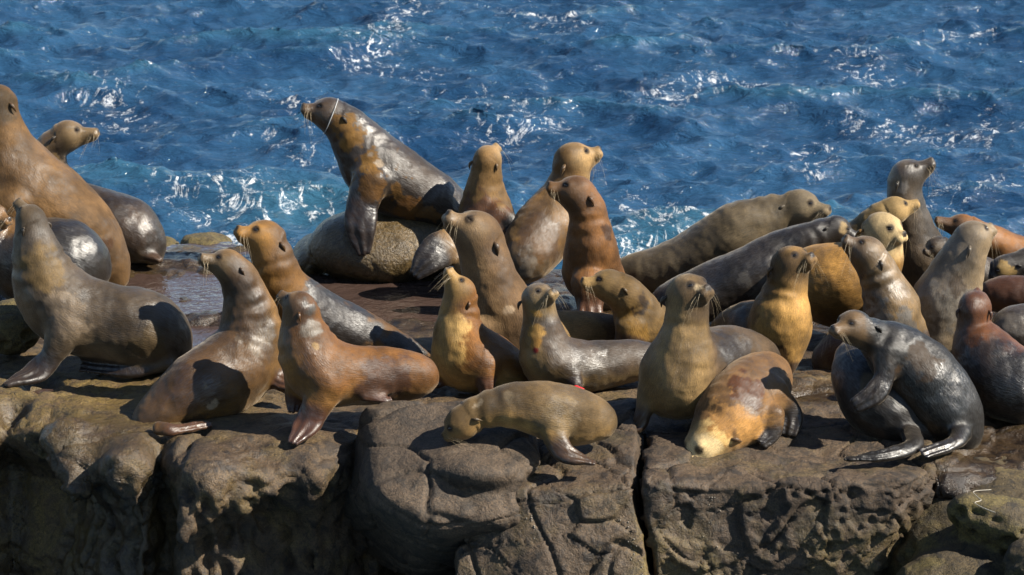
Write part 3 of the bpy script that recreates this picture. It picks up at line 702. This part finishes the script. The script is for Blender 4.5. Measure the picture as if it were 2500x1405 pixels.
sea_lion('brown sea lion sitting with its back to us and a pale scuffed shoulder', 990,
  [(335,1050,-.28,16),(362,1030,-.27,42),(410,1000,-.22,66),(480,955,-.14,90),(555,915,-.02,100),(606,850,.05,86),(610,785,.08,72),(600,725,.08,57),(585,682,.08,52)], (556,648,.07,42, 488,622,.03),
  [[(655,880,.02,40,30,'c'),(675,925,-.02,26,18,'c'),(722,956,-.08,16,7,'z')],[(385,1045,-.38,18,12,'d'),(430,1050,-.42,17,9,'d'),(512,1036,-.4,12,5,'d')]],
  back=(.10,.06,.031), belly=(.19,.115,.05), face=(.17,.125,.075), fcol=(.10,.052,.032), wet=.45, blobs=[(650,820,40,(.15,.12,.09),.85,1.0),(490,940,14,(.3,.25,.19),.3,.8),(525,990,12,(.3,.25,.19),.3,.8),(560,720,50,(.075,.05,.03),.4,.7),(470,960,60,(.095,.055,.03),.7,.7)])  # pale shoulder blob paints the highlight of wet fur into the coat
sea_lion('golden faced sea lion looking left, its dark body lying behind the rusty one', 945,
  [(1050,874,.2,7),(1035,868,.2,12),(980,850,.2,34),(900,825,.2,56),(810,795,.16,72),(735,760,.1,78),(690,705,.06,66),(668,640,.05,58)], (648,585,.05,50, 577,556,.0), [[(1000,868,.1,16,10,'z'),(1050,874,.06,7,4,'z')]],
  back=(.14,.08,.036), belly=(.27,.155,.06), face=(.30,.175,.07), wet=.3, blobs=[(860,800,130,(.028,.022,.02),.75,.4),(980,850,70,(.028,.022,.02),.75,.4)])  # dark blobs paint the shadow over the wet hind body
sea_lion('rusty brown sea lion on its front flippers with bald grey neck patch', 1045,
  [(1050,930,.1,22),(1010,918,.08,56),(940,915,.05,70),(860,918,.0,76),(790,905,-.02,86),(752,855,-.02,78),(738,800,0,57)], (732,752,.0,43, 684,712,.06),
  [[(795,935,-.14,50,36,'c'),(768,1000,-.18,36,22,'c'),(745,1040,-.22,36,12,'d'),(715,1082,-.28,16,6,'d')],[(725,930,.0,30,24,'c'),(718,985,-.02,22,12,'c'),(716,1005,-.05,14,6,'z')],[(890,970,-.12,14,10,'d'),(955,977,-.12,10,4,'d')]],
  back=(.15,.076,.032), belly=(.24,.135,.058), face=(.11,.082,.055), fcol=(.09,.045,.032), wet=.35, blobs=[(765,795,22,(.16,.135,.11),.7,1.1),(770,750,20,(.10,.085,.07),.8,.9),(775,840,9,(.33,.24,.14),.3,.6),(960,940,70,(.085,.042,.024),.5,.5)])
# --- centre
L8 = sea_lion('tall dark sea lion with peeling tan patches, leaning on the wet boulder', 20.55,
  [(1135,540,.06,22),(1105,522,.04,56),(1055,496,.02,74),(985,458,0,84),(925,415,0,85),(884,362,0,72),(850,316,0,57)], (806,280,0,44, 737,257,-.03),
  [[(905,440,-.2,46,36,'c'),(885,500,-.26,40,20,'c'),(880,560,-.33,38,9,'c'),(888,618,-.36,16,6,'c')],[(950,470,.1,40,30,'c'),(960,540,.05,30,14,'c')]],
  back=(.055,.042,.034), belly=(.055,.04,.03), face=(.12,.08,.045), fcol=(.036,.026,.024), wet=.7,
  blobs=[(845,300,30,(.19,.115,.048),.1,.8),(862,345,34,(.19,.115,.048),.1,1.0),(890,395,32,(.19,.115,.048),.1,1.1),(950,435,44,(.17,.10,.042),.1,1.4),(905,465,34,(.14,.08,.036),.2,.9),(1000,525,34,(.15,.08,.032),.3,.9),(1050,520,24,(.19,.11,.05),.3,.9),(930,390,9,(.24,.2,.16),.4,.9),(905,370,7,(.22,.18,.14),.4,.9)])  # the two small pale spots are painted highlights of wet fur
sea_lion('sea lion turned to the sea, tan neck and rusty shoulders, beyond the wet boulder', 690,
  [(1150,650,-.25,40),(1165,620,-.1,62),(1185,570,.05,72),(1186,515,.1,64),(1184,465,.12,52),(1186,425,.12,43)], (1190,392,.12,38, 1212,352,.24), [[(1215,520,-.02,30,24,'c'),(1245,545,-.05,22,18,'c'),(1262,575,-.08,14,10,'c')],[(1120,590,-.2,40,25,'c'),(1060,620,-.32,42,12,'c'),(1014,672,-.38,18,6,'c')]],
  back=(.20,.13,.065), belly=(.22,.14,.07), face=(.27,.2,.12), fcol=(.03,.025,.024), wet=.3, blobs=[(1180,520,70,(.13,.06,.026),.5,.6),(1200,540,30,(.05,.035,.03),.6,.6)])
sea_lion('big grizzled brown sea lion with closed eyes and a long whiskered snout', 860,
  [(1530,820,.3,25),(1490,815,.28,45),(1420,812,.22,52),(1330,818,.15,66),(1250,815,.05,86),(1222,750,.03,82),(1200,690,.02,74),(1182,630,.02,66)], (1166,575,.02,62, 1092,518,-.02), [[(1180,800,-.1,45,34,'c'),(1175,870,-.14,35,18,'c')]],
  back=(.135,.09,.055), belly=(.20,.14,.085), face=(.19,.14,.09), wet=.15, eyes=False, blobs=[(1430,800,70,(.23,.16,.085),.1,.3),(1245,760,16,(.3,.24,.18),.2,.6)])
sea_lion('amber sea lion with cream throat and raised snout on the grey boulder', 945,
  [(1290,925,.05,25),(1250,905,.03,52),(1195,888,.0,74),(1140,868,-.02,82),(1120,815,-.02,64),(1120,765,0,53)], (1124,715,.0,41, 1098,652,-.01), [[(1185,890,-.14,30,26,'c'),(1186,940,-.18,24,18,'c'),(1190,975,-.2,22,8,'c')],[(1085,880,-.02,28,24,'c'),(1065,925,-.04,26,14,'c'),(1045,940,-.08,20,6,'z')]],
  back=(.19,.092,.034), belly=(.40,.27,.12), face=(.26,.18,.09), fcol=(.13,.065,.04), wet=.25, blobs=[(1085,800,45,(.44,.31,.15),.15,.35),(1085,860,40,(.40,.27,.12),.15,.4)])
sea_lion('speckled tan sea lion facing away with a pale scuffed rump', 690,
  [(1270,660,-.28,30),(1285,630,-.22,62),(1310,590,-.1,76),(1345,545,.02,78),(1375,490,.08,64),(1392,435,.1,52)], (1398,395,.1,49, 1466,362,.12), [], back=(.17,.105,.05), belly=(.22,.14,.07), face=(.29,.21,.12), wet=.35, blobs=[(1290,620,70,(.10,.07,.042),.6,.5),(1300,635,28,(.15,.13,.11),.8,1.2),(1330,560,60,(.11,.065,.032),.6,.6)])
sea_lion('smooth chestnut sea lion glancing left over its shoulder, standing upright', 775,
  [(1480,735,.35,30),(1475,700,.28,60),(1448,668,.1,72),(1443,615,.02,66),(1440,555,.0,55),(1432,510,0,50)], (1408,474,.0,47, 1337,448,-.02), [[(1440,690,-.12,46,34,'c'),(1440,740,-.16,34,20,'c'),(1440,776,-.22,34,7,'z')]],
  back=(.15,.078,.036), belly=(.18,.095,.045), face=(.15,.09,.048), fcol=(.12,.06,.035), wet=.4, blobs=[(1490,560,20,(.08,.04,.02),.4,.8)])
sea_lion('wounded sea lion with gashed neck and a red raw foreflipper stump', 960,
  [(1620,880,.15,30),(1560,880,.12,50),(1490,890,.08,58),(1420,895,.03,66),(1350,885,-.02,74),(1330,840,-.02,64),(1320,785,-.02,49)], (1313,732,-.02,43, 1353,708,-.11), [[(1390,900,-.1,26,24,'c'),(1402,935,-.14,20,20,'c'),(1408,955,-.15,17,17,'c')]],
  back=(.075,.056,.042), belly=(.21,.15,.075), face=(.24,.18,.105), fcol=(.05,.035,.03), wet=.6, blobs=[(1470,890,42,(.10,.085,.07),.95,1.3),(1300,800,18,(.34,.22,.09),.3,.9),(1300,835,15,(.3,.18,.07),.3,.8),(1303,850,7,(.22,.02,.015),.6,.5),(1310,770,14,(.34,.22,.09),.3,.9)])  # greyish flank blob is a wet highlight put into the coat colour
sea_lion('scruffy tan sea lion in profile between the wounded and the upright one', 850,
  [(1680,850,.3,40),(1620,820,.2,62),(1570,790,.08,66),(1548,750,.03,58),(1525,720,.0,52)], (1488,698,.0,43, 1420,682,-.03), [[(1540,800,-.06,40,30,'c'),(1530,850,-.08,34,20,'c')]], back=(.15,.105,.055), belly=(.24,.165,.08), face=(.25,.18,.095), wet=.15, blobs=[(1570,780,45,(.22,.14,.055),.1,1.0),(1575,740,22,(.06,.04,.025),.3,.9)])
sea_lion('olive brown sea lion draped over the grey boulder, chin hanging down', 16.72,
  [(1478,1040,.06,22),(1455,1025,.05,52),(1405,1018,.03,72),(1340,1003,.0,72),(1270,992,-.02,60),(1210,998,-.03,50),(1165,1010,-.04,46)], (1130,1032,-.06,45, 1078,1066,-.09),
  [[(1350,1035,-.1,34,28,'c'),(1362,1085,-.16,30,18,'c'),(1390,1112,-.2,27,10,'d'),(1452,1132,-.22,13,5,'z')]], back=(.14,.10,.056), belly=(.30,.20,.095), face=(.20,.135,.072), fcol=(.075,.045,.028), wet=.25, blobs=[(1165,985,16,(.24,.2,.15),.3,1.4),(1240,955,14,(.17,.135,.09),.3,1.5),(1380,1010,55,(.17,.125,.07),.45,.9)])  # small pale neck and shoulder blobs are painted-in highlights
sea_lion('sturdy tan sea lion with dark mask and whiskers standing before the dark body', 1045,
  [(1880,880,.45,26),(1840,872,.42,58),(1775,870,.32,76),(1700,905,.15,96),(1658,925,.02,102),(1668,865,-.02,84),(1676,800,-.03,63)], (1680,722,-.02,57, 1730,702,-.13),
  [[(1585,960,-.04,30,28,'c'),(1570,1010,-.08,19,17,'c'),(1552,1045,-.10,20,11,'d'),(1478,1050,-.1,18,6,'z')]], back=(.10,.072,.048), belly=(.23,.165,.09), face=(.10,.075,.055), fcol=(.07,.045,.03), wet=.25, blobs=[(1820,850,60,(.045,.032,.023),.6,.4),(1700,700,16,(.34,.28,.2),.3,.8)])
sea_lion('sleeping bronze sea lion with pale golden head resting on the flat rock', 1075,
  [(1898,905,.46,24),(1876,918,.40,58),(1840,955,.25,88),(1795,1005,.07,98),(1755,1050,-.05,76)], (1726,1084,-.10,56, 1668,1128,-.20), [[(1890,1010,-.02,26,22,'c'),(1885,1060,-.06,24,12,'c'),(1860,1085,-.1,16,6,'c')],[(1890,960,.12,36,26,'c'),(1930,1010,.12,30,12,'c'),(1925,1060,.08,24,7,'c')]],
  back=(.165,.10,.052), belly=(.32,.22,.12), face=(.55,.43,.25), fcol=(.04,.03,.024), wet=.25, eyes=False, blobs=[(1830,930,55,(.10,.042,.018),.6,.8),(1770,1050,30,(.09,.04,.02),.5,.8),(1735,1060,48,(.48,.35,.18),.15,.4),(1715,1095,45,(.56,.45,.28),.15,.4),(1800,1010,50,(.34,.2,.09),.3,.8),(1850,1080,60,(.34,.2,.085),.3,.5)])
# --- right group
sea_lion('long smooth grey sea lion resting its head on the black one', 735,
  [(1500,668,.05,24),(1545,668,.05,46),(1630,655,.04,62),(1720,622,.02,76),(1800,575,0,80),(1865,540,0,64),(1910,520,0,50)], (1952,505,-.02,45, 2027,508,-.10), [], back=(.115,.095,.066), belly=(.15,.12,.08), face=(.28,.235,.17), wet=.3)
sea_lion('blackish sea lion with a tan scab stretched under the long grey one', 800,
  [(1600,760,-.02,30),(1650,735,-.02,55),(1745,712,-.02,72),(1845,665,-.02,72),(1920,615,.0,60),(1985,580,.0,46)], (2040,560,.0,36, 2095,572,-.02), [], back=(.030,.025,.023), belly=(.05,.04,.033), face=(.04,.03,.025), wet=.75, blobs=[(2062,540,16,(.38,.3,.19),.1,.9),(1860,690,30,(.08,.075,.07),.85,1.5)])
sea_lion('thick cream headed sea lion whose golden flank bulges between its neighbours', 840,
  [(1965,660,.1,40),(1995,680,.08,80),(2045,695,.03,104),(2110,670,.0,84),(2155,630,-.02,54)], (2152,567,-.02,52, 2210,572,-.12), [], back=(.25,.15,.06), belly=(.25,.155,.065), face=(.44,.35,.22), wet=.15, blobs=[(2150,545,70,(.42,.34,.215),.1,.2)])
sea_lion('tan headed sea lion facing right behind the cream headed one', 745,
  [(2020,640,.1,40),(2075,610,.08,55),(2120,570,.05,50),(2145,535,.03,42)], (2182,515,.02,37, 2243,490,.04), [], back=(.22,.165,.09), belly=(.30,.22,.12), face=(.30,.22,.12), wet=.15)
sea_lion('slim slate grey sea lion stretching its neck tallest of the right group', 725,
  [(2270,690,.1,60),(2245,630,.05,70),(2228,570,.02,56),(2214,510,.0,50),(2208,470,0,47)], (2214,432,.0,44, 2278,388,-.01), [], back=(.066,.058,.052), belly=(.13,.10,.07), face=(.085,.072,.06), wet=.7, blobs=[(2195,460,18,(.2,.19,.18),.7,.8)])
sea_lion('rust backed sea lion lying behind, dark muzzle pointing left', 715,
  [(2620,690,.05,60),(2520,645,.03,55),(2450,605,.02,46),(2395,575,.0,38)], (2350,555,-.02,34, 2284,532,-.04), [], back=(.20,.095,.035), belly=(.22,.12,.05), face=(.09,.06,.045), wet=.35)
sea_lion('dark mottled small headed sea lion peeking below the rust backed one', 770,
  [(2420,690,.05,50),(2360,650,.02,45),(2315,620,.0,36)], (2290,605,-.02,30, 2254,612,-.06), [], back=(.05,.037,.03), belly=(.15,.11,.07), face=(.15,.11,.07), wet=.5)
sea_lion('silver grey upright sea lion looking up right with glossy back', 872,
  [(2262,860,.05,45),(2272,825,.05,78),(2300,755,.03,86),(2330,685,.02,74),(2352,630,.0,60)], (2372,588,.0,50, 2424,548,.04), [], back=(.16,.138,.112), belly=(.22,.175,.12), face=(.24,.19,.13), wet=.65, blobs=[(2310,740,55,(.19,.175,.155),.75,.9),(2330,690,30,(.10,.08,.062),.5,.8)])  # paler back blob paints the silver sheen of wet fur
sea_lion('brown headed sea lion with silvery wet shoulders tilting its snout up left', 900,
  [(2030,880,.1,50),(2085,860,.08,74),(2160,825,.04,74),(2178,760,.0,72),(2158,700,.0,58),(2140,660,0,51)], (2118,622,.0,47, 2063,576,-.01), [[(2230,800,-.02,34,28,'c'),(2255,850,-.04,24,14,'c')]], back=(.085,.062,.045), belly=(.21,.15,.085), face=(.13,.088,.052), wet=.65, blobs=[(2170,770,48,(.15,.138,.125),.85,1.1),(2215,810,40,(.14,.13,.12),.85,.9),(2110,700,26,(.2,.14,.08),.3,.8),(2060,850,70,(.06,.032,.02),.6,.4)])  # silvery shoulder blobs put the sheen of wet fur into the colour
sea_lion('russet headed sea lion seen from behind with dark blue black back', 1000,
  [(2520,965,-.12,60),(2490,950,-.1,88),(2440,920,-.04,96),(2400,865,.03,82),(2380,810,.06,50)], (2380,752,.08,44, 2386,706,.22), [[(2330,930,.0,40,30,'c'),(2330,980,-.04,30,18,'c')]], back=(.13,.055,.026), belly=(.14,.07,.035), face=(.14,.06,.03), wet=.6, blobs=[(2440,920,125,(.02,.017,.017),.8,.2),(2360,880,60,(.04,.028,.024),.7,.5)])
sea_lion('shiny brown grey sea lion lying with rounded rump beside the russet headed one', 890,
  [(2440,810,.0,30),(2475,805,.0,58),(2540,810,.02,70),(2610,790,.02,62),(2660,770,.0,50)], (2700,750,0,40, 2760,740,0), [], back=(.07,.055,.044), belly=(.09,.065,.045), wet=.85, blobs=[(2475,785,40,(.14,.125,.11),.8,.8)], whisk=False)
sea_lion('red brown sea lion lying stretched behind the silver grey one', 820,
  [(2400,735,.05,20),(2430,720,.03,40),(2500,725,.0,52),(2590,730,.0,55),(2650,720,0,44)], (2690,705,0,38, 2750,700,0), [], back=(.085,.038,.022), belly=(.10,.05,.03), wet=.6, whisk=False)
sea_lion('dark lying sea lion with pale crusted cheek below the rust backed one', 770,
  [(2640,640,.1,45),(2580,640,.08,48),(2520,645,.03,45),(2480,650,.0,38)], (2450,655,-.02,33, 2420,672,-.06), [], back=(.03,.026,.024), belly=(.06,.05,.04), face=(.05,.04,.03), wet=.6, blobs=[(2462,668,26,(.30,.22,.11),.15,.9)], whisk=False)
sea_lion('golden chested sea lion with dark face sitting up behind the sleeping one', 915,
  [(1760,800,.3,24),(1800,795,.25,50),(1850,800,.12,66),(1893,830,.02,76),(1906,780,-.02,80),(1918,715,-.02,60)], (1930,648,-.02,50, 1984,622,-.11), [[(1905,850,-.05,55,45,'c'),(1910,905,-.08,30,18,'c')]], back=(.15,.09,.042), belly=(.32,.205,.09), face=(.125,.09,.06), wet=.2, blobs=[(1900,800,75,(.32,.205,.088),.2,.4),(1905,870,18,(.11,.065,.03),.3,.9),(1780,790,50,(.06,.04,.03),.5,.4)])
sea_lion('plump slate sea lion lying on its belly under the black youngster', 1060,
  [(2290,1075,-.02,14),(2262,1062,-.02,36),(2210,1035,.0,66),(2150,985,.06,90),(2100,925,.16,74),(2080,880,.25,48)], (2080,860,.32,36, 2070,850,.42), [[(2225,1062,-.1,26,20,'d'),(2225,1092,-.16,22,13,'d'),(2160,1112,-.2,19,8,'d'),(2062,1122,-.2,10,4,'z')]], back=(.03,.026,.024), belly=(.045,.036,.03), fcol=(.02,.018,.017), wet=.6, blobs=[(2130,930,40,(.10,.08,.055),.4,.5)], whisk=False, ears=False, eyes=False)
sea_lion('young black sea lion with tan squinting face climbing over the slate one', 1062,
  [(2362,1078,-.02,22),(2345,1050,.0,56),(2310,1000,.03,84),(2255,930,.06,96),(2195,868,.05,76),(2145,832,.02,54),(2115,815,-.02,46)], (2085,800,-.04,46, 2032,800,-.15), [[(2165,860,-.06,36,30,'c'),(2160,920,-.12,28,20,'c'),(2135,960,-.17,32,10,'c'),(2088,992,-.2,20,5,'c')],[(2348,1058,-.08,28,22,'d'),(2325,1085,-.12,20,12,'d'),(2252,1108,-.16,20,5,'d')]],
  back=(.014,.012,.011), belly=(.05,.036,.024), face=(.17,.115,.065), fcol=(.026,.021,.02), wet=.7, blobs=[(2085,800,52,(.14,.095,.055),.4,.3),(2240,880,40,(.055,.036,.022),.3,1.3),(2330,960,45,None,.95,1.0)])
# raw wound on the foreflipper
wc = at(1406,953,ground_Y(960)-.20)
V, Q = mesh_field(lambda P: ell(P+.012*np.stack([perlin(P,40,1),perlin(P,40,2),perlin(P,40,3)],1), wc, (.042,.02,.020)), wc-.07, wc+.07, .006)
stump = [o for o in bpy.data.objects if o.get('label','').startswith('wounded')][0]
wo = make_obj('wound', V, Q, mat_plain('raw_flesh', (.42,.015,.02), .22, .6, 120, .8), wc, stump); wo['label'] = 'raw red open wound'

# ------------------------------------------------------------ small things
# thin line cutting into the neck of the tall sea lion
Y8 = 20.55; a, b = at(827,238,Y8), at(799,306,Y8); c = (a+b)/2; ax = (a-b)/2; rl = np.linalg.norm(ax)
an = np.linspace(0, 2*math.pi, 41)
ring = [c+ax*1.0*math.cos(t)+np.array([.02,-1,0])*rl*1.0*math.sin(t) for t in an]
co = np.array([v.co for v in L8.data.vertices])+np.array(L8.location); e1 = unit(ax); e2 = unit(np.array([.02,-1,0])-e1*(np.array([.02,-1,0])@e1)); nrm = np.cross(e1, e2)
q = co-c; q = q[(np.abs(q@nrm) < .009) & (np.linalg.norm(q,axis=1) < .22)]; qa = np.arctan2(q@e2, q@e1); qr = np.hypot(q@e1, q@e2)
rad_ = np.array([qr[np.abs((qa-t+math.pi)%(2*math.pi)-math.pi) < .2].max() for t in an]); rad_ = (np.roll(rad_[:-1],1)+rad_[:-1]+np.roll(rad_[:-1],-1))/3; rad_ = np.append(rad_, rad_[0])
ring = [c+(e1*math.cos(t)+e2*math.sin(t))*(rr+.001) for t, rr in zip(an, rad_)]
V, Q = tubes([(ring, np.full(41,.0028))], 5)
tag(make_obj('fishing_line', V, Q, M_line, c), 'pale fishing line looped tight round neck of the tall sea lion on boulder', 'fishing line')
# shed strands on the right hand rocks
for pts, lab in (((( 2420,1196),(2378,1200),(2385,1212),(2395,1222),(2380,1228),(2400,1240),(2430,1252)),'white curled strand on the algae rock'),):
    P = []
    for q in pts:
        P.append(on(*q, .03 if q[0] > 2300 else -.02))
    V, Q = tubes([(catmull(P, 6), np.full(6*(len(P)-1)+1, .002))], 5)
    tag(make_obj('strand', V, Q, M_strand, P[0]), lab, 'strand')
# barnacles and limpets in the seams of the blocks
def barnacles(px_line, n, parent, seed):
    r_ = np.random.default_rng(seed); me = [m for m in parent.data.vertices]; co = np.empty(len(me)*3, np.float32); parent.data.vertices.foreach_get('co', co)
    co = co.reshape(-1,3)+np.array(parent.location); X_, Y_ = to_px(co); L_ = []
    pts = catmull(np.array(px_line, float), 10)
    for k in range(n):
        q = pts[r_.integers(len(pts))]+r_.normal(size=2)*11; i = np.where(np.hypot(X_-q[0], Y_-q[1]) < 6)[0]
        if not len(i): continue
        p = co[i[np.argmin(co[i,1])]]; s = r_.uniform(.002,.005); a = np.array([0,-1,.2])
        L_.append((np.array([p-a*.004, p+a*s*.6, p+a*s]), np.array([s*1.1, s*.8, s*.25])))
    if L_:
        V, Q = tubes(L_, 6); o = make_obj('barnacles', V, Q, M_barn, V.mean(0), parent); o['kind'] = 'stuff'
for o in list(bpy.data.objects):
    lb = o.get('label','')
    if lb.startswith('angular brown'): barnacles([(1288,1250),(1295,1280),(1302,1300)], 9, o, 1); barnacles([(1515,1270),(1530,1310),(1550,1350),(1570,1400)], 18, o, 2)
    if lb.startswith('broad flat'): barnacles([(1730,1210),(1750,1260),(1745,1320)], 10, o, 3)
